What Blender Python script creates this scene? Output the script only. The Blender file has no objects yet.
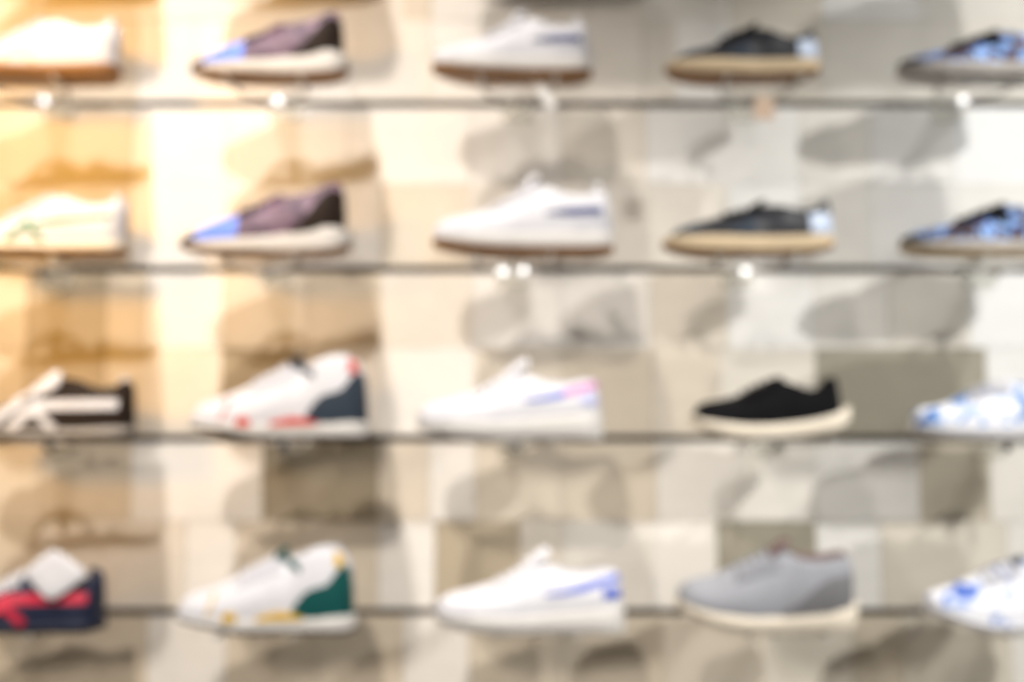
import bpy, bmesh, math, random
import numpy as np
from mathutils import Vector, Matrix

random.seed(7)
S = bpy.context.scene
COL = S.collection

# ----------------------------------------------------------------- camera geometry
W_PX, H_PX = 1024, 682
F_PX = 1230.0
PITCH = math.atan(109 / F_PX)
CAM = Vector((0.0, -2.30, 1.50))
CP, SP = math.cos(PITCH), math.sin(PITCH)

def at(px, py, Y):
    """the point of the plane y = Y seen at a pixel of the photograph"""
    u, v = px - W_PX / 2, H_PX / 2 - py
    d = Vector((u, CP * F_PX - SP * v, SP * F_PX + CP * v))
    return CAM + d * ((Y - CAM.y) / d.y)

# ----------------------------------------------------------------- small helpers
def lin(c):
    return tuple((x / 12.92 if x <= .04045 else ((x + .055) / 1.055) ** 2.4) for x in (v / 255 for v in c))

def curve(pts):
    """monotone cubic through (s, z) points"""
    x = np.array([p[0] for p in pts], float); y = np.array([p[1] for p in pts], float)
    h = np.diff(x); d = np.diff(y) / h
    m = np.zeros(len(x)); m[0], m[-1] = d[0], d[-1]
    for i in range(1, len(x) - 1):
        if d[i - 1] * d[i] > 0:
            w1, w2 = 2 * h[i] + h[i - 1], h[i] + 2 * h[i - 1]
            m[i] = (w1 + w2) / (w1 / d[i - 1] + w2 / d[i])
    def f(s):
        s = min(max(s, x[0]), x[-1])
        i = min(int(np.searchsorted(x, s, 'right')) - 1, len(h) - 1)
        t = (s - x[i]) / h[i]
        return float((2*t**3 - 3*t*t + 1) * y[i] + (t**3 - 2*t*t + t) * h[i] * m[i]
                     + (-2*t**3 + 3*t*t) * y[i+1] + (t**3 - t*t) * h[i] * m[i+1])
    return f

def smooth(a, b, x):
    t = min(max((x - a) / (b - a), 0), 1)
    return t * t * (3 - 2 * t)

def link(name, bm, m, parent=None, sharp=40):
    bmesh.ops.remove_doubles(bm, verts=bm.verts, dist=2e-5)
    bmesh.ops.recalc_face_normals(bm, faces=bm.faces)
    me = bpy.data.meshes.new(name); bm.to_mesh(me); bm.free()
    me.shade_smooth(); me.set_sharp_from_angle(angle=math.radians(sharp))
    me.materials.append(m)
    o = bpy.data.objects.new(name, me); COL.objects.link(o)
    if parent is not None: o.parent = parent
    return o

def grid_faces(bm, rows, close=False):
    V = [[bm.verts.new(p) for p in r] for r in rows]
    n = len(V[0])
    for i in range(len(V) - 1):
        for j in range(n if close else n - 1):
            k = (j + 1) % n
            try: bm.faces.new((V[i][j], V[i][k], V[i+1][k], V[i+1][j]))
            except ValueError: pass
    return V

def ring_loft(rings, caps=True):
    bm = bmesh.new()
    V = grid_faces(bm, rings, close=True)
    if caps:
        for r in (V[0], V[-1]):
            try: bm.faces.new(r)
            except ValueError: pass
    return bm

def tube_into(bm, pts, r, n=8):
    pts = [Vector(p) for p in pts]
    rows = []
    for i, p in enumerate(pts):
        t = (pts[min(i+1, len(pts)-1)] - pts[max(i-1, 0)]).normalized()
        a = t.cross(Vector((0, 0, 1)))
        if a.length < .1: a = t.cross(Vector((0, 1, 0)))
        a.normalize(); b = t.cross(a)
        rr = r[i] if isinstance(r, (list, tuple)) else r
        rows.append([p + (a * math.cos(k*2*math.pi/n) + b * math.sin(k*2*math.pi/n)) * rr for k in range(n)])
    V = grid_faces(bm, rows, close=True)
    bm.faces.new(V[0]); bm.faces.new(V[-1])

def box_into(bm, x0, x1, y0, y1, z0, z1, bevel=0):
    r = bmesh.ops.create_cube(bm, size=1, matrix=Matrix.Translation(((x0+x1)/2, (y0+y1)/2, (z0+z1)/2))
                              @ Matrix.Diagonal((x1-x0, y1-y0, z1-z0, 1)))
    if bevel:
        es = list({e for v in r['verts'] for e in v.link_edges})
        bmesh.ops.bevel(bm, geom=es, offset=bevel, segments=2, affect='EDGES')

# ----------------------------------------------------------------- materials
def base_mat(name):
    m = bpy.data.materials.new(name); m.use_nodes = True
    nt = m.node_tree
    return m, nt, nt.nodes['Principled BSDF']

def plain(name, rgb, rough=.6, metal=0, amount=.12, scale=60, bump=.15, sheen=0):
    """one colour with a fine woven or grained variation"""
    m, nt, p = base_mat(name)
    c = lin(rgb)
    tc = nt.nodes.new('ShaderNodeTexCoord'); nz = nt.nodes.new('ShaderNodeTexNoise')
    nz.inputs['Scale'].default_value = scale; nz.inputs['Detail'].default_value = 3
    rp = nt.nodes.new('ShaderNodeValToRGB')
    rp.color_ramp.elements[0].color = tuple(x * (1 - amount) for x in c) + (1,)
    rp.color_ramp.elements[1].color = tuple(min(1, x * (1 + amount)) for x in c) + (1,)
    rp.color_ramp.elements[0].position = .3; rp.color_ramp.elements[1].position = .7
    bp = nt.nodes.new('ShaderNodeBump'); bp.inputs['Strength'].default_value = bump; bp.inputs['Distance'].default_value = .002
    nt.links.new(tc.outputs['Object'], nz.inputs['Vector'])
    nt.links.new(nz.outputs['Fac'], rp.inputs['Fac'])
    nt.links.new(rp.outputs['Color'], p.inputs['Base Color'])
    nt.links.new(nz.outputs['Fac'], bp.inputs['Height'])
    nt.links.new(bp.outputs['Normal'], p.inputs['Normal'])
    p.inputs['Roughness'].default_value = rough; p.inputs['Metallic'].default_value = metal
    if rough > .6: p.inputs['Specular IOR Level'].default_value = .2
    if sheen: p.inputs['Sheen Weight'].default_value = sheen
    return m

def print_mat(name, stops, scale=26, seed=0, rough=.6):
    """blotchy printed fabric: colour stops over a distorted noise"""
    m, nt, p = base_mat(name)
    tc = nt.nodes.new('ShaderNodeTexCoord'); mp = nt.nodes.new('ShaderNodeMapping')
    mp.inputs['Location'].default_value = (seed * 1.7, seed * .9, seed * 2.3)
    nz = nt.nodes.new('ShaderNodeTexNoise'); nz.inputs['Scale'].default_value = scale
    nz.inputs['Detail'].default_value = 1.5; nz.inputs['Distortion'].default_value = 1.2
    rp = nt.nodes.new('ShaderNodeValToRGB'); rp.color_ramp.interpolation = 'EASE'
    el = rp.color_ramp.elements
    while len(el) < len(stops): el.new(.5)
    for e, (pos, rgb) in zip(el, stops):
        e.position = pos; e.color = lin(rgb) + (1,)
    nt.links.new(tc.outputs['Object'], mp.inputs['Vector']); nt.links.new(mp.outputs['Vector'], nz.inputs['Vector'])
    nt.links.new(nz.outputs['Fac'], rp.inputs['Fac']); nt.links.new(rp.outputs['Color'], p.inputs['Base Color'])
    p.inputs['Roughness'].default_value = rough
    return m

M = {
    'white': plain('white_leather', (212, 212, 217), .6, amount=.03),
    'white_mesh': plain('white_mesh', (206, 206, 212), .7, amount=.05, scale=220),
    'cream': plain('cream_foam', (232, 222, 204), .65, amount=.04),
    'offwhite': plain('offwhite_foam', (216, 213, 209), .65, amount=.03),
    'beige': plain('beige_foam', (206, 186, 154), .7, amount=.06),
    'gum': plain('gum_rubber', (142, 98, 52), .55, amount=.06),
    'grey_sole': plain('grey_rubber', (176, 170, 164), .6, amount=.05),
    'dark_sole': plain('dark_rubber', (52, 42, 36), .6, amount=.1),
    'black': plain('black_suede', (10, 10, 13), .95, amount=.15),
    'black_leather': plain('black_leather', (34, 36, 42), .42, amount=.12),
    'charcoal': plain('charcoal_suede', (52, 62, 74), .7, amount=.1),
    'navy': plain('navy_nylon', (24, 33, 60), .55, amount=.12),
    'deep_navy': plain('navy_stripe', (44, 58, 112), .5, amount=.06),
    'red': plain('red_leather', (206, 44, 72), .45, amount=.05),
    'orange_red': plain('red_trim', (216, 62, 40), .5, amount=.05),
    'green': plain('green_suede', (14, 78, 76), .65, amount=.1),
    'leaf': plain('green_stripe', (56, 124, 80), .5, amount=.05),
    'yellow': plain('yellow_trim', (222, 178, 30), .5, amount=.05),
    'blue': plain('blue_stripe', (66, 92, 190), .5, amount=.06),
    'pale_blue': plain('pale_blue_leather', (186, 200, 222), .45, amount=.04),
    'pink': plain('pink_stripe', (190, 110, 174), .5, amount=.06),
    'lavender': plain('lavender_patch', (186, 188, 226), .5, amount=.06),
    'royal': plain('royal_blue_mesh', (98, 134, 236), .55, amount=.12, scale=40),
    'grey_knit': plain('grey_knit', (150, 152, 158), .8, amount=.08, scale=180),
    'grey_dark': plain('dark_grey_knit', (118, 118, 120), .8, amount=.08, scale=180),
    'rose_lining': plain('rose_lining', (112, 92, 90), .85, amount=.1),
    'grey_lining': plain('grey_lining', (196, 196, 202), .8, amount=.06),
    'brown_black': plain('brown_suede', (40, 30, 24), .7, amount=.15),
    'tag_white': plain('tag_card', (238, 236, 232), .6, amount=.02),
    'tag_beige': plain('tag_kraft', (204, 180, 158), .7, amount=.05),
    'string': plain('tag_string', (214, 206, 194), .8),
    'runner': print_mat('purple_knit', [(.35, (76, 56, 78)), (.52, (110, 86, 106)), (.66, (164, 142, 164))], 22, 1),
    'blue_print': print_mat('dark_blue_print', [(.37, (10, 12, 20)), (.43, (44, 80, 160)), (.48, (156, 198, 246)),
                            (.53, (84, 128, 210)), (.57, (12, 14, 24)), (.62, (12, 14, 24)), (.65, (104, 34, 50)), (.69, (20, 18, 30))], 26, 2),
    'light_print': print_mat('white_blue_print', [(.32, (56, 104, 184)), (.43, (136, 174, 222)), (.5, (236, 238, 244)),
                             (.72, (240, 240, 246))], 26, 3),
    'light_print_deep': print_mat('white_royal_print', [(.33, (70, 106, 196)), (.42, (140, 168, 226)), (.48, (238, 240, 246)),
                             (.72, (242, 242, 247))], 24, 5),
}

def chrome():
    m, nt, p = base_mat('brushed_chrome')
    nz = nt.nodes.new('ShaderNodeTexNoise'); nz.inputs['Scale'].default_value = 80
    mr = nt.nodes.new('ShaderNodeMapRange'); mr.inputs['To Min'].default_value = .22; mr.inputs['To Max'].default_value = .3
    nt.links.new(nz.outputs['Fac'], mr.inputs['Value']); nt.links.new(mr.outputs['Result'], p.inputs['Roughness'])
    p.inputs['Base Color'].default_value = (.95, .95, .95, 1); p.inputs['Metallic'].default_value = 1
    return m
def acrylic(name, clear, tint, gloss=.3):
    """clear plastic sheet: mostly see-through, a fresnel gloss and a little milky body"""
    m = bpy.data.materials.new(name); m.use_nodes = True
    nt = m.node_tree; nt.nodes.clear()
    out = nt.nodes.new('ShaderNodeOutputMaterial')
    tr = nt.nodes.new('ShaderNodeBsdfTransparent'); tr.inputs[0].default_value = tint + (1,)
    gl = nt.nodes.new('ShaderNodeBsdfGlossy'); gl.inputs['Roughness'].default_value = .12
    df = nt.nodes.new('ShaderNodeBsdfDiffuse'); df.inputs[0].default_value = (.72, .70, .66, 1)
    fr = nt.nodes.new('ShaderNodeFresnel'); fr.inputs[0].default_value = 1.49
    m1 = nt.nodes.new('ShaderNodeMixShader'); m2 = nt.nodes.new('ShaderNodeMixShader')
    m1.inputs[0].default_value = clear
    nt.links.new(df.outputs[0], m1.inputs[1]); nt.links.new(tr.outputs[0], m1.inputs[2])
    ge = nt.nodes.new('ShaderNodeNewGeometry'); mu = nt.nodes.new('ShaderNodeMath'); mu.operation = 'MULTIPLY'
    sb = nt.nodes.new('ShaderNodeMath'); sb.operation = 'SUBTRACT'; sb.inputs[0].default_value = 1
    nt.links.new(ge.outputs['Backfacing'], sb.inputs[1]); nt.links.new(fr.outputs[0], mu.inputs[0]); nt.links.new(sb.outputs[0], mu.inputs[1])
    m3 = nt.nodes.new('ShaderNodeMath'); m3.operation = 'MULTIPLY'; m3.inputs[1].default_value = gloss
    nt.links.new(mu.outputs[0], m3.inputs[0]); nt.links.new(m3.outputs[0], m2.inputs[0]); sb.inputs[0].default_value = 1; nt.links.new(m1.outputs[0], m2.inputs[1]); nt.links.new(gl.outputs[0], m2.inputs[2])
    nt.links.new(m2.outputs[0], out.inputs[0])
    return m
M['chrome'] = chrome()
M['shelf'] = acrylic('clear_shelf', .97, (.99, .99, .99), .15)
M['acrylic'] = acrylic('clear_acrylic', .88, (.98, .98, .97))
M['acrylic_edge'] = acrylic('acrylic_rod', .2, (.85, .84, .80))

def tile_mat():
    m, nt, p = base_mat('stone_tile')
    at_ = nt.nodes.new('ShaderNodeAttribute'); at_.attribute_name = 'tile'
    tc = nt.nodes.new('ShaderNodeTexCoord'); mp = nt.nodes.new('ShaderNodeMapping'); mp.inputs['Scale'].default_value = (2, 2, 9)
    nz = nt.nodes.new('ShaderNodeTexNoise'); nz.inputs['Scale'].default_value = 5; nz.inputs['Detail'].default_value = 5
    n2 = nt.nodes.new('ShaderNodeTexNoise'); n2.inputs['Scale'].default_value = 14; n2.inputs['Detail'].default_value = 3
    add = nt.nodes.new('ShaderNodeMath'); add.operation = 'ADD'
    mr = nt.nodes.new('ShaderNodeMapRange'); mr.inputs['From Min'].default_value = .6; mr.inputs['From Max'].default_value = 1.4
    mr.inputs['To Min'].default_value = .93; mr.inputs['To Max'].default_value = 1.05
    mx = nt.nodes.new('ShaderNodeVectorMath'); mx.operation = 'SCALE'
    nt.links.new(tc.outputs['Object'], mp.inputs[0]); nt.links.new(mp.outputs[0], nz.inputs['Vector'])
    nt.links.new(tc.outputs['Object'], n2.inputs['Vector'])
    nt.links.new(nz.outputs['Fac'], add.inputs[0]); nt.links.new(n2.outputs['Fac'], add.inputs[1])
    nt.links.new(add.outputs[0], mr.inputs['Value'])
    nt.links.new(at_.outputs['Color'], mx.inputs[0]); nt.links.new(mr.outputs['Result'], mx.inputs['Scale'])
    nt.links.new(mx.outputs[0], p.inputs['Base Color'])
    p.inputs['Roughness'].default_value = .75
    return m

# ----------------------------------------------------------------- the wall
GROOVE_PX = [104, 266, 438, 612]
GZ = [at(512, y, 0).z for y in GROOVE_PX]
STEP = (GZ[0] - GZ[3]) / 3
GZ = [GZ[0] - STEP * i for i in range(4)]
GZ_ALL = [GZ[0] + STEP * 2, GZ[0] + STEP] + GZ + [GZ[3] - STEP, GZ[3] - 2 * STEP]
GAP = .0135

def wx(px, py=341): return at(px, py, 0).x
def wz(py): return at(512, py, 0).z

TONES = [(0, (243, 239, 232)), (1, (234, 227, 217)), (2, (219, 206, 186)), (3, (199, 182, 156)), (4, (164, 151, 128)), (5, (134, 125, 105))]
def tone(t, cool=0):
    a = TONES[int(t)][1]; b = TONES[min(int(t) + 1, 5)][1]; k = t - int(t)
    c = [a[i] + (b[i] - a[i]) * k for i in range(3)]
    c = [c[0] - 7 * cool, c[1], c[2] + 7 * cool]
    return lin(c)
# per panel: the middle joint (photo row), then joints and tones of the upper and of the lower course
PANELS = [
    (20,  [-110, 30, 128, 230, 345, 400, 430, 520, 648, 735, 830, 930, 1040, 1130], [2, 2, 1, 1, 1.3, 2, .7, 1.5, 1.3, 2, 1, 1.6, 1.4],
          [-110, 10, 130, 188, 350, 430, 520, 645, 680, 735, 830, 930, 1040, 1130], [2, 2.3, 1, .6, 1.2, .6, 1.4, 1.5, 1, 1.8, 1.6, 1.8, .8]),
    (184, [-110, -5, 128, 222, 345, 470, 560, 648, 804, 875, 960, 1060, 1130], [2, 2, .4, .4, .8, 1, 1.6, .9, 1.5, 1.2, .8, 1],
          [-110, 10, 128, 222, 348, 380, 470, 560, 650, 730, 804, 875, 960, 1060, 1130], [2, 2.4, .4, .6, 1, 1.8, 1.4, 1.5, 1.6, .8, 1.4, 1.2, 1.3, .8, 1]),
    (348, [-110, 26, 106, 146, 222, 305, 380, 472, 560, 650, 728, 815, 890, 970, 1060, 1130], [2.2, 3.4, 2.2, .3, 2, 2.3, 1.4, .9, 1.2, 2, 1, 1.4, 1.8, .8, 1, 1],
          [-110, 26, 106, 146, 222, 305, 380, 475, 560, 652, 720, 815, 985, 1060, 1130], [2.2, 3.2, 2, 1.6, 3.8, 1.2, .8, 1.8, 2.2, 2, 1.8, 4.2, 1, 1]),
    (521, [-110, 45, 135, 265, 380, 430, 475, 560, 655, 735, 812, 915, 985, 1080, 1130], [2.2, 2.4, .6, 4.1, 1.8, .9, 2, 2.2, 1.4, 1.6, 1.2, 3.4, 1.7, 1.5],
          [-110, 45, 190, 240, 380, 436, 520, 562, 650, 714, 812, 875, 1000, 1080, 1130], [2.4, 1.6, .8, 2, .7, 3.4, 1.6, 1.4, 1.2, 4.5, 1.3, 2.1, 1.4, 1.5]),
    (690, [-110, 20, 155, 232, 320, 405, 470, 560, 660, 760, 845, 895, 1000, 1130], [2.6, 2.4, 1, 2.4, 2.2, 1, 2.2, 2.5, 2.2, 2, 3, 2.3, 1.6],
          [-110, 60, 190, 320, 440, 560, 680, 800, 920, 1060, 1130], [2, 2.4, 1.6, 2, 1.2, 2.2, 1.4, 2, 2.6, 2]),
]
bmw = bmesh.new(); lay = bmw.loops.layers.float_color.new('tile')
def tile(x0, x1, z0, z1, c):
    g = .0006; out = random.uniform(0, .0016)
    pts = [(x0+g, -out, z0+g), (x1-g, -out, z0+g), (x1-g, -out, z1-g), (x0+g, -out, z1-g)]
    bk = [(p[0], .012, p[2]) for p in pts]
    f = [bmw.verts.new(p) for p in pts]; b = [bmw.verts.new(p) for p in bk]
    for q in [f[::-1]] + [[f[i], f[(i+1) % 4], b[(i+1) % 4], b[i]] for i in range(4)]:
        fc = bmw.faces.new(q)
        for l in fc.loops: l[lay] = c + (1,)
def course(z0, z1, seams, tones, cool):
    for i in range(len(seams) - 1):
        t = tones[min(i, len(tones) - 1)]
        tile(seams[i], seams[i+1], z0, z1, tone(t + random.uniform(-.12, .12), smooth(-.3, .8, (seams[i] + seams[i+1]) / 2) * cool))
    for sgn, end in ((-1, seams[0]), (1, seams[-1])):       # the wall runs on past the frame
        x = end
        while abs(x) < 3.2:
            x2 = x + sgn * random.uniform(.12, .24)
            tile(min(x, x2), max(x, x2), z0, z1, tone(random.choice((.5, 1, 1.5, 2, 2.2)), cool if sgn > 0 else 0))
            x = x2
zs = GZ_ALL
for i in range(len(zs) - 1):
    top, bot = zs[i] - GAP / 2, zs[i+1] + GAP / 2
    k = i - 1
    if 0 <= k < 5:
        mid, us, ut, ls, lt = PANELS[k]
        zm = min(max(wz(mid), bot + .05), top - .05)
    else:
        mid, us, ut, ls, lt = PANELS[(k * 2 + 3) % 5]; us = [u + 37 for u in us]; zm = (top + bot) / 2
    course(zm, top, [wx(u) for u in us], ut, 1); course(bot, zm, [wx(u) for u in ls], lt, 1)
# plain panels up to the ceiling and down to the floor
for z0, z1 in ((0, zs[-1] - GAP / 2), (zs[0] + GAP / 2, 5.0)):
    n = max(1, round((z1 - z0) / .3))
    for r in range(n):
        a, b = z0 + (z1 - z0) * r / n, z0 + (z1 - z0) * (r + 1) / n
        x = -3.2
        while x < 3.2:
            x2 = x + random.uniform(.14, .28); tile(x, x2, a, b, tone(random.choice((.5, 1, 1.5, 2)), smooth(-.3, .8, x))); x = x2
# backing behind the tiles and the grooves
box_into(bmw, -3.45, 3.45, .012, .08, 0, 5.0)
for f in bmw.faces:
    for l in f.loops:
        if l[lay][3] == 0: l[lay] = lin((96, 86, 74)) + (1,)
wall = link('wall_back', bmw, tile_mat(), sharp=20); wall['kind'] = 'structure'
M['rail'] = plain('bronze_rail', (50, 38, 28), .5, amount=.08)
for i, z in enumerate(zs):
    b = bmesh.new()
    box_into(b, -3.4, 3.4, .0090, .0118, z - GAP / 2 + .0002, z + GAP / 2 - .0002)
    o = link('trim_%d' % (i + 1), b, M['rail']); o['kind'] = 'structure'
b = bmesh.new(); box_into(b, -3.45, 3.45, -4.6, .08, -.06, 0)
o = link('floor', b, plain('pale_floor', (150, 142, 130), .5, scale=6, amount=.05)); o['kind'] = 'structure'

# ----------------------------------------------------------------- shoe stand
def rounded_u(w, y0, y1, n=16):
    """open arch in plan: closed end towards the wall at y0, legs running out to y1"""
    pts = [(-w * 1.06, y1, 0)]
    for k in range(n + 1):
        a = math.pi - math.pi * k / n
        pts.append((math.cos(a) * w, y0 - w * .8 + math.sin(a) * w * .8, 0))
    pts.append((w * 1.06, y1, 0))
    return pts
def glint_cap(root, x, yaw=0, tip=-7):
    """added domed metal cap on the end of the arm, shaped to glint"""
    rings = []; R = .125; rr = .0100
    for k in range(9):
        a = math.asin(rr / R) * k / 8
        rings.append([(R * math.sin(a) * math.cos(t * math.pi / 10), R * math.sin(a) * math.sin(t * math.pi / 10), R * (math.cos(a) - 1)) for t in range(20)])
    rings.append([(rr * math.cos(t * math.pi / 10), rr * math.sin(t * math.pi / 10), -.0055) for t in range(20)])
    c = link('glint_cap', ring_loft(rings), M['chrome'], root)
    c.location = (x, -.0845, -.0145); c.rotation_euler = (math.radians(90 - tip), 0, math.radians(yaw))
    return c
def make_stand():
    root = bpy.data.objects.new('shoe_stand', None); COL.objects.link(root)
    b = bmesh.new(); box_into(b, -.03, .03, -.0055, -.002, -.034, .016, .0012)
    box_into(b, -.026, .026, -.003, .0060, -.0016, .0026)
    link('back_plate', b, M['acrylic'], root)
    b = bmesh.new()                                      # tapered tongue from the plate out to the arch
    rows = []
    for k in range(9):
        t = k / 8; y = -.0055 - .073 * t; z = -.022 + .0085 * t; hw = .026 - .012 * t
        rows.append([(-hw, y, z + .002), (hw, y, z + .002), (hw, y, z - .002), (-hw, y, z - .002)])
    link('arm', ring_loft(rows), M['acrylic'], root)
    b = bmesh.new(); U = [(x, y, -.0080) for x, y, z in rounded_u(.062, -.074, -.214)]
    tube_into(b, U, .0035, 8)
    link('support_arch', b, M['acrylic_edge'], root)
    rows = []                                            # clear shelf inside the arch
    for x, y, z in U:
        rows.append([(x * .95, y, -.0068), (x * .95, y, -.0092)])
    b = bmesh.new()
    n = len(rows)
    vt = [b.verts.new(r[0]) for r in rows]; vb = [b.verts.new(r[1]) for r in rows]
    b.faces.new(vt); b.faces.new(vb[::-1])
    for i in range(n): b.faces.new((vt[i], vt[(i+1) % n], vb[(i+1) % n], vb[i]))
    link('shelf_plate', b, M['shelf'], root)
    glint_cap(root, 0)
    return root

def copy_tree(o, parent=None):
    c = o.copy(); COL.objects.link(c)
    if parent is not None: c.parent = parent
    for ch in list(o.children): copy_tree(ch, c)
    return c

# ----------------------------------------------------------------- shoes
def plan(s, toe=.34, heel=.20, p=2.5):
    v = 1.0
    if s < toe: v = max(0, 1 - (1 - s / toe) ** p) ** (1 / p)
    elif s > 1 - heel: v = max(0, 1 - ((s - 1 + heel) / heel) ** p) ** (1 / p)
    body = 1 - .16 * smooth(.35, .62, s) + .02 * smooth(.75, .9, s)
    return v * body

class Shoe:
    """a shoe of length L: toe at -x, heel at +x, resting on z = 0; curves are fractions of L"""
    def __init__(self, L, sp):
        self.L = L; self.sp = sp
        self.top = curve(sp['top']); self.st = curve(sp['sole_top']); self.sb = curve(sp['sole_bot'])
        self.u0, self.u1 = sp.get('span', (.015, .985))
        self.c0 = sp.get('collar', .56); self.hw0 = sp.get('half', .160)
    def w(self, s):
        return plan((s - self.u0) / (self.u1 - self.u0)) * self.hw0
    def zb(self, s): return self.st(s) - .012
    def P(self, s, tau, side=-1):
        s = min(max(s, self.u0), self.u1); tau = min(max(tau, 0), 1)
        zb, zt = self.zb(s), max(self.top(s), self.st(s) + .002)
        c = .60 * smooth(self.c0, self.c0 + .12, s)
        hw = self.w(s) * (c + (1 - c) * max(0, 1 - tau ** 2.3) ** .58) * (1 + .05 * math.sin(math.pi * min(1, tau * 1.3)))
        return Vector(((s - .5) * self.L, side * hw * self.L, (zb + (zt - zb) * tau) * self.L))
    def tau(self, s, z):
        zb, zt = self.zb(s), max(self.top(s), self.st(s) + .002)
        return (z - zb) / (zt - zb)
    def N(self, s, tau, side):
        e = .004
        s = min(max(s, self.u0 + .012), self.u1 - .012); tau = min(max(tau, .02), .95)
        a = self.P(s + e, tau, side) - self.P(s - e, tau, side); b = self.P(s, tau + .02, side) - self.P(s, tau - .02, side)
        n = a.cross(b)
        if n.length < 1e-12: return Vector((0, side, 0))
        n.normalize()
        return n if n.y * side > 0 else -n
    def on(self, s, z, side, off):
        t = self.tau(s, z); t = min(max(t, 0), .99)
        return self.P(s, t, side) + self.N(s, t, side) * off

    def upper(self, m, root):
        bm = bmesh.new(); rows = []
        n = 60
        for i in range(n + 1):
            k = .5 - .5 * math.cos(math.pi * i / n); s = self.u0 + (self.u1 - self.u0) * k
            taus = [1 - (1 - j / 15) ** 1.5 for j in range(16)]
            rows.append([self.P(s, t, -1) for t in taus] + [self.P(s, t, 1) for t in reversed(taus)])
        # leave the mouth open behind the throat
        V = [[bm.verts.new(p) for p in r] for r in rows]
        for i in range(n):
            s = self.u0 + (self.u1 - self.u0) * (.5 - .5 * math.cos(math.pi * (i + .5) / n))
            for j in range(31):
                if j == 15 and s > self.c0: continue
                bm.faces.new((V[i][j], V[i][j+1], V[i+1][j+1], V[i+1][j]))
        bmesh.ops.dissolve_degenerate(bm, dist=1e-6, edges=bm.edges)
        return link('upper', bm, m, root, 60)
    def lining(self, m, root):
        bm = bmesh.new(); rows = []; n = 30; th = .010
        for i in range(n + 1):
            s = self.c0 + .004 + (self.u1 - .006 - self.c0) * i / n
            e = self.P(s, 1, -1); y = max(0, -e.y - .0005); z = e.z
            yi = max(0, y - th * self.L * min(1, y / (.03 * self.L))); bed = (self.st(s) + .02) * self.L
            x = e.x
            prof = [(-y, z), (-(y * .7 + yi * .3), z + .0022), (-yi, z - .001), (-yi * 1.03, bed + (z - bed) * .6), (-yi * .98, bed + (z - bed) * .25),
                    (-yi * .75, bed), (0, bed)]
            rows.append([(x, a, b) for a, b in prof] + [(x, -a, b) for a, b in reversed(prof[:-1])])
        grid_faces(bm, rows)
        return link('lining', bm, m, root, 70)
    def patch(self, name, m, root, s0, s1, lo, hi, sides=(-1, 1), off=.0014, ns=26, nz=10):
        """a layer sewn on the upper between two height curves"""
        lo, hi = (f if callable(f) else (lambda v: (lambda s: v))(f) for f in (lo, hi))
        g = []
        for i in range(ns + 1):
            s = s0 + (s1 - s0) * i / ns; a, b = lo(s), max(hi(s), lo(s) + 1e-4)
            g.append([(s, a + (b - a) * j / nz) for j in range(nz + 1)])
        first, last = s0 <= self.u0 + .012, s1 >= self.u1 - .012
        if first or last:                                # wraps round the toe or the heel: one piece
            bm = bmesh.new()
            for sd in sides: self._layer(bm, g, sd, off, first, last)
            return link(name, bm, m, root, 50)
        for sd in sides:
            bm = bmesh.new(); self._layer(bm, g, sd, off); link(name, bm, m, root, 50)
    def ribbon(self, name, m, root, pts, width, side, off=.0018):
        bm = bmesh.new(); g = []; n = 18
        P = [Vector((a, b)) for a, b in pts]
        cum = [0]
        for i in range(len(P) - 1): cum.append(cum[-1] + (P[i+1] - P[i]).length)
        for k in range(n + 1):
            d = cum[-1] * k / n
            i = max(j for j in range(len(P) - 1) if cum[j] <= d + 1e-9)
            t = (d - cum[i]) / (cum[i+1] - cum[i]); c = P[i].lerp(P[i+1], t)
            tg = (P[i+1] - P[i]).normalized(); nn = Vector((-tg.y, tg.x))
            w = width(k / n) if callable(width) else width
            g.append([tuple(c + nn * w * (j / 4 - .5)) for j in range(5)])
        self._layer(bm, g, side, off)
        return link(name, bm, m, root, 50)
    def _layer(self, bm, g, sd, off, first=False, last=False):
        n, k = len(g), len(g[0])
        A = [[bm.verts.new(self.on(s, z, sd, off)) for s, z in r] for r in g]
        B = [[bm.verts.new(self.on(s, z, sd, -.0012)) for s, z in r] for r in g]
        for i, flag in ((0, first), (-1, last)):
            if flag:
                for X, o in ((A, off), (B, -.0012)):
                    for v in X[i]: v.co.y = 0; v.co.x += (o if i else -o)
        for i in range(n - 1):
            for j in range(k - 1): bm.faces.new((A[i][j], A[i][j+1], A[i+1][j+1], A[i+1][j]))
        for i in range(n - 1):
            bm.faces.new((A[i][0], A[i+1][0], B[i+1][0], B[i][0])); bm.faces.new((A[i][-1], B[i][-1], B[i+1][-1], A[i+1][-1]))
        for j in range(k - 1):
            if first or last: break
            bm.faces.new((A[0][j], B[0][j], B[0][j+1], A[0][j+1])); bm.faces.new((A[-1][j], A[-1][j+1], B[-1][j+1], B[-1][j]))
    def soles(self, mid_m, out_m, root, t=.028, tread=True):
        n = 56; L = self.L; g = 1.07
        st = [.5 - .5 * math.cos(math.pi * i / n) for i in range(n + 1)]
        def ring(s, prof):
            w = plan(s, .33, .19, 2.4) * self.hw0 * g * L
            x = (s - .5) * L
            r = [(x, -w * k, z * L) for k, z in prof(s)]
            return r + [(x, -a[1], a[2]) for a in reversed(r)]
        def pm(s):
            b, tp = self.sb(s) + t, max(self.st(s), self.sb(s) + t + .006); d = tp - b
            return [(.95, b), (.99, b + d * .2), (1, b + d * .5), (.985, b + d * .85), (.95, tp), (.5, tp)]
        def po(s):
            b = self.sb(s)
            return [(.5, b), (.86, b), (.93, b + t * .35), (.955, b + t), (.5, b + t + .001)]
        link('midsole', ring_loft([ring(s, pm) for s in st]), mid_m, root, 50)
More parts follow.
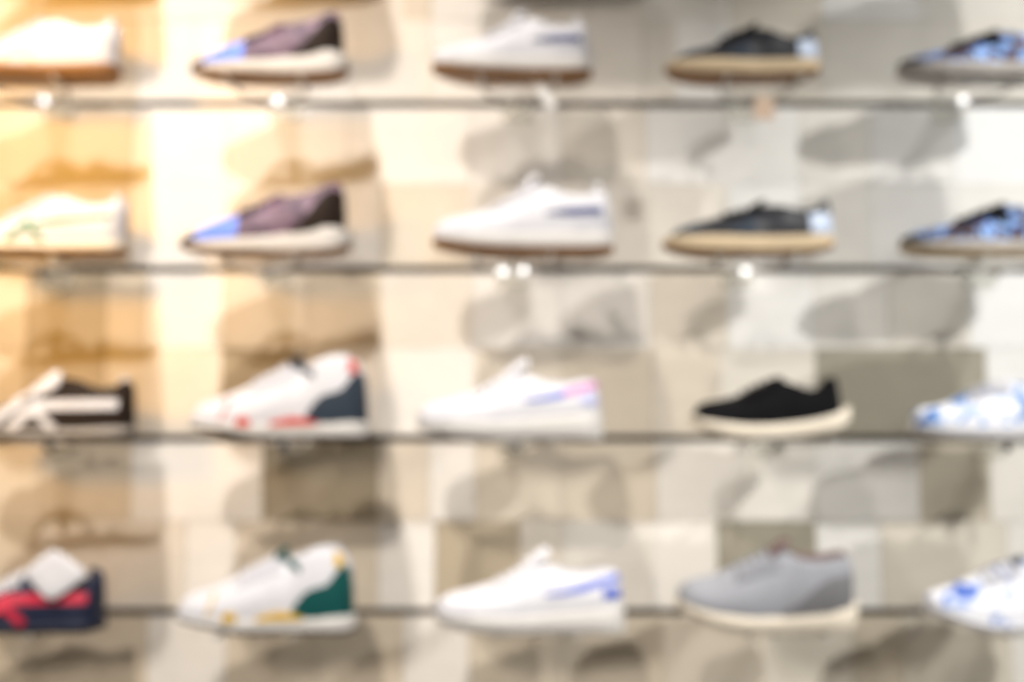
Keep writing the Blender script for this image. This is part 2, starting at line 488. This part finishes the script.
        o = link('outsole', ring_loft([ring(s, po) for s in st]), out_m, root, 35)
        return o
    def tongue(self, m, root, tip, half=.075, base=None, thick=.013):
        """padded tongue rising out of the throat"""
        L = self.L; s0 = (base or self.c0) - .02
        a = Vector((s0 - .03, self.top(s0 - .03) - .012)); b = Vector(tip); rows = []
        c = (a + b) / 2 + Vector((-.012, .012))
        n = 10
        for i in range(n + 1):
            t = i / n
            p = a * (1-t)**2 + c * 2*t*(1-t) + b * t*t
            d = ((c - a) * (1 - t) + (b - c) * t).normalized(); nn = Vector((-d.y, d.x))
            hw = half * (1 - .12 * t) * (1 if t < .8 else math.sqrt(max(.04, 1 - ((t - .8) / .22) ** 2)))
            th = thick * (1 if t < .85 else math.sqrt(max(.05, 1 - ((t - .85) / .16) ** 2)))
            ring = []
            for k in range(20):
                an = 2 * math.pi * k / 20
                y = math.cos(an) * hw; h = math.sin(an) * th - .35 * (y / half) ** 2 * half * .8
                q = p + nn * h
                ring.append(((q.x - .5) * L, y * L, q.y * L))
            rows.append(ring)
        return link('tongue', ring_loft(rows), m, root, 60)
    def flap(self, m, root, poly, y0, slope, th=.016):
        """soft tongue leaf folded out over the near side of the mouth"""
        L = self.L; bm = bmesh.new(); P = [Vector(p) for p in poly]; n = len(P); out = []
        for i in range(n):                               # rounded corners
            a, b, c = P[i-1], P[i], P[(i+1) % n]
            for k in range(7):
                t = k / 6; q0 = b.lerp(a, .28); q1 = b.lerp(c, .28)
                out.append(q0 * (1-t)**2 + b * 2*t*(1-t) + q1 * t*t)
        cen = sum(P, Vector((0, 0))) / n
        zc = [p.y for p in P]; zl = min(zc)
        def row(k, d): return [((c.x - .5) * L, -(y0 - slope * (c.y - zl)) * L + d * L, c.y * L) for c in [cen + (q - cen) * k for q in out]]
        bm = ring_loft([row(.02, -th * .62), row(.6, -th * .6), row(.9, -th * .45), row(1, 0), row(.9, th * .4), row(.02, th * .45)])
        return link('tongue_flap', bm, m, root, 60)
    def laces(self, m, root, s0, s1, n=5, r=.0024, bow=False):
        bm = bmesh.new()
        for i in range(n):
            sa = s0 + (s1 - s0) * i / (n - 1); sb = sa + .028
            for q in ((sa, sb), (sb, sa)):
                pts = []
                for k in range(13):
                    t = k / 12; s = q[0] + (q[1] - q[0]) * t; y = -1 + 2 * t; sd = -1 if y < 0 else 1
                    tau = 1 - .30 * abs(y) ** 1.5 if s < self.c0 else 1 - .24 * abs(y)
                    p = self.P(s, tau, sd)
                    pts.append(p + Vector((-.3, 0, 1)).normalized() * .0035 if s < self.c0 else Vector((p.x, y * .02, p.z + .0035)))
                tube_into(bm, pts, r, 6)
        return link('laces', bm, m, root, 60)
    def tab(self, name, m, root, s, z0, z1, half=.012, th=.008):
        """small upright pull tab at the heel"""
        L = self.L; rows = []
        for i in range(7):
            t = i / 6; z = z0 + (z1 - z0) * t; k = 1 if t < .7 else math.sqrt(max(.1, 1 - ((t - .7) / .32) ** 2))
            rows.append([((s + .018 * t - .5 + th * math.cos(a) * 1.1) * L, half * k * 2 * math.sin(a) * L, z * L)
                         for a in [2 * math.pi * j / 14 for j in range(14)]])
        return link(name, ring_loft(rows), m, root, 60)

FLAT_BOT = [(0, .045), (.08, .022), (.22, .004), (.4, 0), (.85, 0), (.95, .006), (1, .02)]

def new_root(label_cat='sneaker'):
    r = bpy.data.objects.new(label_cat, None); COL.objects.link(r)
    return r

def runner(L):
    sh = Shoe(L, dict(top=[(0, .085), (.03, .112), (.08, .14), (.2, .195), (.3, .24), (.4, .275), (.5, .312), (.6, .332), (.7, .345), (.8, .375), (.88, .415), (.925, .42), (.945, .38), (.955, .2)],
                      sole_top=[(0, .062), (.25, .074), (.5, .094), (.75, .13), (.9, .155), (1, .135)],
                      sole_bot=[(0, .048), (.1, .022), (.3, .002), (.6, 0), (.88, .012), (1, .05)], span=(.005, .955), collar=.5))
    r = new_root(); sh.upper(M['runner'], r); sh.lining(M['navy'], r); sh.soles(M['offwhite'], M['gum'], r, .014)
    sh.patch('toe_cap', M['navy'], r, .008, .13, lambda s: sh.zb(s), lambda s: sh.top(s) * .9)
    sh.patch('toe_panel', M['royal'], r, .11, .36, lambda s: sh.st(s) + .004, lambda s: min(sh.top(s) * .95, sh.st(s) + .10 + .2 * (s - .13)))
    sh.patch('heel_counter', M['brown_black'], r, .66, .953, lambda s: sh.zb(s), lambda s: sh.st(s) + .03 + .19 * smooth(.66, .9, s))
    sh.tongue(M['runner'], r, (.585, .365), .07); sh.laces(M['navy'], r, .36, .5, 4)
    return r

def court(L, stripe='deep_navy', tab='white'):
    sh = Shoe(L, dict(top=[(0, .13), (.02, .17), (.06, .2), (.2, .235), (.37, .29), (.44, .335), (.52, .385), (.57, .395), (.66, .365), (.775, .322), (.86, .325), (.93, .345), (.965, .33), (.985, .2)],
                      sole_top=[(0, .105), (.3, .105), (.7, .115), (1, .125)], sole_bot=[(0, .06), (.1, .036), (.25, .01), (.4, 0), (.85, 0), (1, .02)], span=(.012, .985), collar=.55, half=.165))
    r = new_root(); sh.upper(M['white'], r); sh.lining(M['grey_lining'], r); sh.soles(M['offwhite'], M['gum'], r, .034)
    for sd in (-1, 1):
        sh.ribbon('side_stripe', M[stripe], r, [(.62, .215), (.78, .225), (.925, .232)], lambda t: .012 + .034 * smooth(0, .5, t), sd)
    sh.patch('toe_cap', M['white_mesh'], r, .014, .2, lambda s: sh.zb(s), lambda s: sh.st(s) + .045)
    sh.patch('heel_counter', M['white_mesh'], r, .78, .983, lambda s: sh.zb(s), lambda s: sh.st(s) + .075)
    sh.tongue(M['white'], r, (.585, .45), .08, thick=.020); sh.laces(M['white_mesh'], r, .34, .52, 5)
    sh.tab('heel_tab', M[tab], r, .895, .30, .41, .016, .017)
    return r

def derby(L, up='black_leather', mid='beige', out='gum', heel='pale_blue', panel='charcoal', lift=0):
    sh = Shoe(L, dict(top=[(0, .10), (.045, .11), (.07, .145), (.16, .185), (.3, .225), (.46, .265 + lift), (.58, .292 + lift), (.7, .275 + lift * .4), (.82, .252), (.9, .28), (.955, .32), (.975, .28), (.985, .15)],
                      sole_top=[(0, .095), (.06, .102), (.5, .1), (1, .112)], sole_bot=[(0, .062), (.1, .022), (.3, 0), (.8, .005), (1, .05)], span=(.035, .982), collar=.57))
    r = new_root(); sh.upper(M[up], r); sh.lining(M['black'], r); sh.soles(M[mid], M[out], r, .014)
    if panel: sh.patch('side_panel', M[panel], r, .36, .52, lambda s: sh.st(s) + .01, lambda s: sh.st(s) + .02 + .6 * (s - .36))
    if panel: sh.patch('toe_cap', M['charcoal'], r, .04, .2, lambda s: sh.st(s) + .004, lambda s: sh.top(s) * .93)
    if heel: sh.patch('heel_counter', M[heel], r, .835, .98, lambda s: sh.zb(s) + .02, lambda s: .232)
    sh.tongue(M['black'], r, (.605, .33 + lift), .075); sh.laces(M['black'], r, .36, .55, 5)
    return r

def printed(L, up, lining, mid, out, top=None, tip=(.62, .31), t=.024, dark=None, bot=None):
    sh = Shoe(L, dict(top=top or [(0, .10), (.03, .115), (.09, .145), (.25, .18), (.4, .23), (.5, .27), (.6, .29), (.7, .27), (.8, .255), (.9, .28), (.955, .31), (.985, .16)],
                      sole_top=[(0, .075), (.3, .075), (1, .085)] if bot is None else [(a, z + .055) for a, z in bot],
                      sole_bot=bot or FLAT_BOT, span=(.015, .985), collar=.57))
    r = new_root(); sh.upper(M[up], r); sh.lining(M[lining], r); sh.soles(M[mid], M[out], r, t)
    if dark:
        sh.patch('toe_cap', M[dark], r, .017, .1, lambda s: sh.zb(s), lambda s: sh.st(s) + .035)
        sh.patch('eyestay', M[dark], r, .46, .6, lambda s: sh.st(s) + .07 + .5 * (.6 - s), lambda s: sh.top(s) * .96)
    sh.tongue(M[lining], r, tip, .075); sh.laces(M['white_mesh' if not dark else 'black'], r, .34, .54, 5)
    return r

RETRO_TOP = [(0, .085), (.02, .11), (.06, .135), (.1, .155), (.19, .18), (.35, .245), (.5, .325), (.56, .35), (.62, .345), (.7, .315), (.81, .285), (.9, .30), (.95, .335), (.975, .31), (.99, .15)]
def retro(L, up, stripe, mid, out, tongue_m, tongue_tip, tongue_half, tab, top=None, cross=True, flap=None):
    sh = Shoe(L, dict(top=top or RETRO_TOP, sole_top=[(0, .06), (.3, .055), (.7, .06), (1, .075)], sole_bot=[(0, .03), (.1, .012), (.25, 0), (.9, 0), (1, .02)], span=(.01, .99), collar=.56))
    r = new_root(); sh.upper(M[up], r); sh.lining(M[up if up != 'white' else 'grey_lining'], r); sh.soles(M[mid], M[out], r, .02)
    for sd in (-1, 1):
        if cross:
            sh.ribbon('side_stripe', M[stripe], r, [(.43, .185), (.6, .195), (.93, .20)], .058, sd)
            sh.ribbon('side_stripe', M[stripe], r, [(.20, .06), (.29, .15), (.40, .225)], .056, sd, .0024)
            sh.ribbon('side_stripe', M[stripe], r, [(.33, .055), (.41, .13), (.50, .205)], .056, sd, .0030)
            sh.ribbon('side_stripe', M[stripe], r, [(.44, .18), (.51, .12), (.58, .055)], .046, sd, .0036)
        else:
            sh.ribbon('side_stripe', M[stripe], r, [(.5, .17), (.7, .195), (.93, .22)], .026, sd)
            sh.ribbon('side_stripe', M[stripe], r, [(.36, .07), (.42, .13), (.47, .19)], .030, sd, .0024)
            sh.ribbon('side_stripe', M[stripe], r, [(.46, .16), (.51, .12), (.55, .07)], .030, sd, .0030)
    sh.patch('toe_cap', M['white_mesh'] if up == 'white' else M[up], r, .012, .14, lambda s: sh.zb(s), lambda s: sh.st(s) + .05)
    sh.tongue(M[tongue_m], r, tongue_tip, tongue_half); sh.laces(M['white_mesh'] if up == 'white' else M[tongue_m], r, .32, .5, 5)
    sh.tab('heel_tab', M[tab], r, .915, .27, .365, .017, .018)
    if flap: sh.flap(M['white'], r, *flap)
    return r

def trainer(L, heel, trim, trim_hi, loop):
    sh = Shoe(L, dict(top=[(0, .12), (.02, .155), (.05, .19), (.2, .245), (.38, .325), (.5, .385), (.57, .42), (.64, .405), (.7, .425), (.78, .455), (.86, .46), (.905, .44), (.94, .38), (.965, .33), (.975, .12)],
                      sole_top=[(0, .088), (.33, .082), (.95, .095), (1, .09)], sole_bot=[(0, .066), (.1, .05), (.3, .012), (.36, 0), (.95, 0), (1, .015)], span=(.008, .975), collar=.60))
    r = new_root(); sh.upper(M['white'], r); sh.lining(M['grey_lining'], r); sh.soles(M['offwhite'], M['dark_sole'], r, .016)
    hc = curve([(.66, .13), (.70, .19), (.75, .235), (.85, .27), (.90, .335), (.93, .37), (.975, .36)])
    sh.patch('heel_counter', M[heel], r, .66, .974, lambda s: sh.zb(s), hc)
    hc2 = curve([(.30, .112), (.34, .125), (.4, .10)])
    sh.patch('sole_trim', M[trim], r, .285, .365, lambda s: sh.zb(s), lambda s: sh.st(s) + .018 + .02 * math.sin((s - .285) / .08 * math.pi), off=.004)
    sh.patch('sole_trim', M[trim], r, .465, .72, lambda s: sh.zb(s), lambda s: sh.st(s) + .004 + .026 * math.sin((s - .465) / .255 * math.pi), off=.004)
    sh.patch('collar_trim', M[trim_hi], r, .885, .925, lambda s: .36, lambda s: sh.top(s) * .985)
    for sd in (-1, 1): sh.ribbon('toe_stitching', M[trim_hi], r, [(.20, .10), (.225, .16), (.235, .22)], .012, sd)
    sh.patch('collar_band', M[heel], r, .575, .70, lambda s: .415 - .55 * (s - .575) - .022, lambda s: min(sh.top(s) * .99, .43 - .5 * (s - .575)))
    sh.tongue(M[heel], r, (.615, .46), .075); sh.laces(M['white_mesh'], r, .36, .56, 6)
    return r

def chunky(L, stripe, accent, tip_m):
    sh = Shoe(L, dict(top=[(0, .12), (.02, .16), (.06, .19), (.17, .22), (.33, .265), (.45, .33), (.52, .36), (.62, .335), (.7, .302), (.8, .298), (.9, .315), (.955, .31), (.98, .24), (.992, .12)],
                      sole_top=[(0, .10), (.4, .095), (.7, .12), (1, .145)], sole_bot=[(0, .055), (.1, .03), (.28, .006), (.45, 0), (1, 0)], span=(.008, .99), collar=.53, half=.168))
    r = new_root(); sh.upper(M['white'], r); sh.lining(M['grey_lining'], r); sh.soles(M['offwhite'], M['offwhite'], r, .03)
    for sd in (-1, 1):
        sh.ribbon('side_stripe', M[stripe], r, [(.58, .205), (.68, .215), (.79, .24)], lambda t: .010 + .026 * t, sd)
        sh.ribbon('heel_stripe', M[accent], r, [(.79, .243), (.88, .268), (.965, .29)], .034, sd)
    sh.patch('heel_counter', M[tip_m], r, .88, .970, lambda s: .185, lambda s: .235)
    sh.patch('toe_cap', M['white_mesh'], r, .01, .2, lambda s: sh.zb(s), lambda s: sh.st(s) + .05)
    sh.tongue(M['white'], r, (.605, .425), .085, thick=.026); sh.laces(M['white'], r, .32, .5, 5)
    return r

def knit(L, black=False):
    if black:
        sp = dict(top=[(0, .16), (.03, .175), (.05, .212), (.1, .235), (.2, .252), (.32, .283), (.44, .342), (.54, .372), (.65, .332), (.75, .302), (.82, .318), (.875, .38), (.905, .375), (.93, .26), (.94, .2)],
                  sole_top=[(0, .15), (.1, .118), (.4, .088), (.7, .115), (.9, .165), (1, .21)],
                  sole_bot=[(0, .105), (.1, .05), (.32, 0), (.6, .008), (.88, .05), (1, .13)], span=(.02, .945), collar=.54)
        up, lin_, t = 'black', 'black', .022
    else:
        sp = dict(top=[(0, .18), (.03, .23), (.08, .265), (.2, .292), (.32, .342), (.42, .385), (.52, .425), (.58, .435), (.66, .398), (.75, .385), (.85, .395), (.93, .41), (.955, .37), (.975, .16)],
                  sole_top=[(0, .165), (.12, .132), (.24, .112), (.46, .092), (.82, .12), (1, .15)],
                  sole_bot=[(0, .12), (.1, .075), (.28, .015), (.45, 0), (.92, .006), (1, .06)], span=(.012, .975), collar=.56)
        up, lin_, t = 'grey_knit', 'rose_lining', .020
    sh = Shoe(L, sp)
    r = new_root(); sh.upper(M[up], r); sh.lining(M[lin_], r); sh.soles(M['cream'], M['cream'], r, t)
    if black:
        sh.patch('side_panel', M['black'], r, .42, .6, lambda s: sh.st(s) + .01, lambda s: sh.top(s) * .8)
        sh.tongue(M['black'], r, (.585, .385), .075)
    else:
        sh.patch('heel_counter', M['grey_dark'], r, .56, .972, lambda s: sh.zb(s), lambda s: sh.st(s) + .03 + .15 * smooth(.56, .85, s))
        sh.tongue(M['rose_lining'], r, (.62, .49), .07)
    sh.laces(M[up], r, .33, .53, 5)
    return r

SHELF_Y = -.172
def place(root, x0, x1, row, label, cat='shoe', group='shoes on the wall display', yaw=0, dz=0, roll=0):
    cx = at((x0 + x1) / 2, GROOVE_PX[row] if 0 <= row < 4 else -60, SHELF_Y).x
    z = (GZ_ALL[row + 2]) - .0032 + dz
    root.location = (cx, SHELF_Y, z); root.rotation_euler = (math.radians(roll), 0, math.radians(yaw))
    root['label'] = label; root['category'] = cat; root['group'] = group
    return root
def length(x0, x1, row):
    y = GROOVE_PX[max(row, 0)]
    return at(x1, y, SHELF_Y).x - at(x0, y, SHELF_Y).x

D_TOP = None
W5_TOP = [(0, .12), (.03, .16), (.06, .18), (.17, .20), (.32, .262), (.48, .318), (.6, .325), (.7, .30), (.8, .28), (.9, .30), (.955, .32), (.985, .17)]
X5_BOT = [(0, .105), (.1, .075), (.25, .025), (.38, 0), (.9, 0), (1, .02)]
X5_TOP = [(0, .175), (.03, .22), (.08, .24), (.15, .26), (.34, .338), (.5, .40), (.58, .42), (.68, .38), (.8, .33), (.9, .34), (.955, .36), (.985, .2)]
ROWS = [
  [(-48, 118, lambda L: retro(L, 'white', 'cream', 'gum', 'gum', 'white', (.55, .36), .075, 'white', cross=False), 'cream white low sneaker at the left end of the top row'),
   (195, 347, runner, 'navy purple running shoe with blue toe, white sole, in the top row'),
   (437, 590, court, 'white sneaker with navy side stripe above the hanging white tag'),
   (670, 818, lambda L: derby(L, lift=.045), 'black lace-up sneaker with pale heel patch and beige sole in the top row'),
   (903, 1060, lambda L: printed(L, 'blue_print', 'black', 'grey_sole', 'grey_sole', dark='black'), 'dark blue patterned sneaker with black toe in the top row at the right edge')],
  [(-40, 126, lambda L: retro(L, 'white', 'leaf', 'cream', 'gum', 'white', (.55, .355), .075, 'white', cross=False), 'white low sneaker with thin green stripes at the left edge'),
   (185, 350, runner, 'navy purple running shoe with blue toe, white sole, in the second row'),
   (437, 612, court, 'white sneaker with navy side stripe and tall tongue in the second row'),
   (667, 832, derby, 'black lace-up sneaker with pale heel patch and beige sole in the second row'),
   (905, 1070, lambda L: printed(L, 'blue_print', 'black', 'grey_sole', 'beige', dark='black'), 'dark blue patterned sneaker with black throat in the second row at the right edge')],
  [(-32, 133, lambda L: retro(L, 'brown_black', 'white', 'grey_sole', 'dark_sole', 'white', (.545, .39), .085, 'white', flap=([(.35, .215), (.54, .40), (.59, .385), (.58, .30), (.47, .245)], .135, .42)), 'dark brown low sneaker with crossed white stripes and white tongue'),
   (195, 369, lambda L: trainer(L, 'charcoal', 'orange_red', 'orange_red', 0), 'white trainer with charcoal heel and red accents'),
   (422, 600, lambda L: chunky(L, 'blue', 'pink', 'lavender'), 'all white sneaker with a short blue and pink heel stripe'),
   (695, 848, lambda L: knit(L, True), 'plain black suede shoe with curved cream sole'),
   (915, 1080, lambda L: printed(L, 'light_print', 'white', 'white', 'offwhite', top=W5_TOP, tip=(.6, .34)), 'white sneaker with pale blue print in the third row at the right edge')],
  [(-62, 103, lambda L: retro(L, 'navy', 'red', 'navy', 'dark_sole', 'white', (.62, .37), .08, 'navy', flap=([(.565, .345), (.72, .485), (.82, .43), (.95, .34), (.74, .18)], .175, .25)), 'navy low sneaker with crossed red stripes and big white tongue'),
   (182, 355, lambda L: trainer(L, 'green', 'yellow', 'yellow', 0), 'white trainer with dark green heel and yellow accents'),
   (440, 622, lambda L: chunky(L, 'blue', 'blue', 'blue'), 'all white sneaker with a long blue heel stripe, in the bottom row'),
   (680, 854, lambda L: knit(L), 'grey knit shoe with cream sole and rose lining'),
   (928, 1090, lambda L: printed(L, 'light_print_deep', 'navy', 'white', 'offwhite', top=X5_TOP, bot=X5_BOT, tip=(.6, .43)), 'white sneaker with royal blue print in the bottom row at the right edge')],
]
SHOES = {}
DROP = {0: -.004, 3: -.006}                       # rails whose rests sit a little lower
for r, items in enumerate(ROWS):
    for c, (x0, x1, fn, label) in enumerate(items):
        x0, x1 = x0 - 5, x1 + 2
        SHOES[r, c] = place(fn(length(x0, x1, r)), x0, x1, r, label, dz=DROP.get(r, 0) + (.006 if (r, c) == (3, 3) else 0), roll=7 if (r, c) == (3, 3) else 0)

# the row just above the photograph: its shoes shade the top of the wall
UP = ['white low sneaker, leftmost on the rail above the top row', 'navy purple running shoe on the rail above the top row', 'white sneaker on the rail above the top row',
      'black lace-up sneaker on the rail above the top row', 'dark patterned sneaker on the rail above the top row']
for c in range(5):
    o = copy_tree(SHOES[1, c]); x0, x1 = ROWS[1][c][:2]
    place(o, x0 + 8, x1 - 2, -1, UP[c])

STAND_NAMES = [['cream white sneaker of the top row', 'navy running shoe of the top row', 'navy-striped white sneaker of the top row', 'pale-heeled black sneaker in the top row', 'dark blue patterned sneaker of the top row'],
               ['green-striped white sneaker', 'navy running shoe of the second row', 'navy-striped white sneaker of the second row', 'pale-heeled black sneaker of the second row', 'dark blue patterned sneaker of the second row'],
               ['white-striped dark brown sneaker', 'red-accented white trainer', 'blue and pink striped white sneaker', 'plain black suede shoe', 'pale blue printed sneaker'],
               ['red-striped navy sneaker', 'green-heeled white trainer', 'long blue striped white sneaker', 'grey knit shoe', 'royal blue printed sneaker']]
CAP_YAW = {(0, 2): 40, (0, 3): -40, (0, 0): 17, (0, 1): 9, (0, 4): -15, (1, 2): 1, (1, 3): -8}  # turns the added reflector caps so that some throw a glint
first = make_stand()
used = False
for r in range(-1, 4):
    for c in range(5):
        if not used: st = first; used = True
        else: st = copy_tree(first)
        x0, x1 = ROWS[max(r, 0)][c][:2]
        sx = {(1, 3): 742, (0, 4): 958, (1, 2): 512, (0, 0): 48, (0, 1): 279}.get((r, c), (x0 + x1) / 2 + 4)
        st.location = (at(sx, GROOVE_PX[max(r, 0)], -.06).x, 0, GZ_ALL[r + 2])
        st['label'] = ('clear plastic shoe stand under the ' + STAND_NAMES[r][c]) if r >= 0 else 'clear shoe stand on the upper rail beneath the ' + ['white low sneaker', 'navy running shoe', 'white sneaker', 'black sneaker', 'patterned sneaker'][c]
        if r in DROP:                                    # sits a little lower on this rail
            for ch in st.children:
                kind = ch.name.split('.')[0]
                if kind in ('support_arch', 'shelf_plate'): ch.location.z = DROP[r]
        cap = [ch for ch in st.children if ch.name.startswith('glint_cap')][0]
        cap.rotation_euler.x = math.radians(90 + (11 if r == 0 else 4)); cap.location.z += DROP.get(r, -.0005)
        cap.rotation_euler.z = math.radians(CAP_YAW.get((r, c), 0))
        if (r, c) == (1, 2):                             # a pair of added caps here, for two glints
            cap.location.x = -.018; glint_cap(st, .018, 0, -4)
        st['category'] = 'shoe stand'; st['group'] = 'clear shoe stands on the wall'

# ----------------------------------------------------------------- hanging tags
def tag(px, py, Y, w, h, tilt, m, label, top_px):
    root = bpy.data.objects.new('hang_tag', None); COL.objects.link(root)
    p = at(px, py, Y); root.location = p; root.rotation_euler = (0, math.radians(tilt), 0)
    b = bmesh.new(); box_into(b, -w/2, w/2, -.0006, .0006, -h/2, h/2, .0004)
    link('card', b, m, root)
    b = bmesh.new(); tube_into(b, [(0, 0, h/2 - .004), (.001, -.0012, h/2 + .006), (0, .001, h/2 + .016), (0, .002, h/2 + .022)], .0009, 6)
    link('string', b, M['string'], root)
    root['label'] = label; root['category'] = 'tag'
tag(546, 97, -.235, .016, .044, -32, M['tag_white'], 'narrow white tag hanging tilted below the top-row white sneaker', 0)
tag(764, 108, -.235, .034, .040, 4, M['tag_beige'], 'small tan tag hanging below the top-row black sneaker', 0)

# ----------------------------------------------------------------- light
def spot(name, loc, target, watts, size, rgb, cone=70, blend=.6):
    l = bpy.data.lights.new(name, 'SPOT'); l.energy = watts; l.shadow_soft_size = size; l.color = rgb
    l.spot_size = math.radians(cone); l.spot_blend = blend
    o = bpy.data.objects.new(name, l); COL.objects.link(o); o.location = loc
    o.rotation_euler = (Vector(target) - Vector(loc)).to_track_quat('-Z', 'Y').to_euler()
    return o
WARM = (1, .925, .85); NEUT = (1, .975, .94)
spot('track_spot', (-.85, -3.0, 4.15), (-.60, 0, 1.45), 385, .07, WARM, 44, 1)
spot('track_spot', (-.85, -1.75, 4.5), (-.60, 0, 1.2), 480, .07, WARM, 48, 1)
spot('track_spot', (2.75, -2.90, 3.55), (.95, 0, 1.5), 510, .07, NEUT, 36, 1)
spot('track_spot', (2.4, -1.70, 4.5), (.95, 0, 1.2), 490, .07, NEUT, 41, 1)
# a lamp on the far side of the shop, level with the upper rails
spot('aisle_spot', (.2, -4.2, 1.86), (0, 0, 1.9), 55, .06, NEUT, 60)
# added amber fill imitating a lens flare over the upper left of the wall
spot('amber_flare_fill', (-1.75, -2.2, 2.35), (-1.05, 0, 2.1), 240, .2, (1, .50, .03), 43, 1)

w = bpy.data.worlds.new('shop_ambient'); S.world = w; w.use_nodes = True
bg = w.node_tree.nodes['Background']; bg.inputs[0].default_value = (1, .92, .8, 1); bg.inputs[1].default_value = .05

# ----------------------------------------------------------------- camera
cd = bpy.data.cameras.new('camera'); cam = bpy.data.objects.new('camera', cd); COL.objects.link(cam)
cam.location = CAM; cam.rotation_euler = (math.pi / 2 + PITCH, 0, 0)
cd.sensor_width = 36; cd.lens = F_PX / W_PX * 36; cd.clip_start = .02
cd.dof.use_dof = True; cd.dof.focus_distance = .8; cd.dof.aperture_fstop = 2.7
S.camera = cam
S.view_settings.view_transform = 'Standard'; S.view_settings.look = 'None'
S.view_settings.gamma = 1; S.view_settings.use_curve_mapping = False
S.view_settings.exposure = -0.03
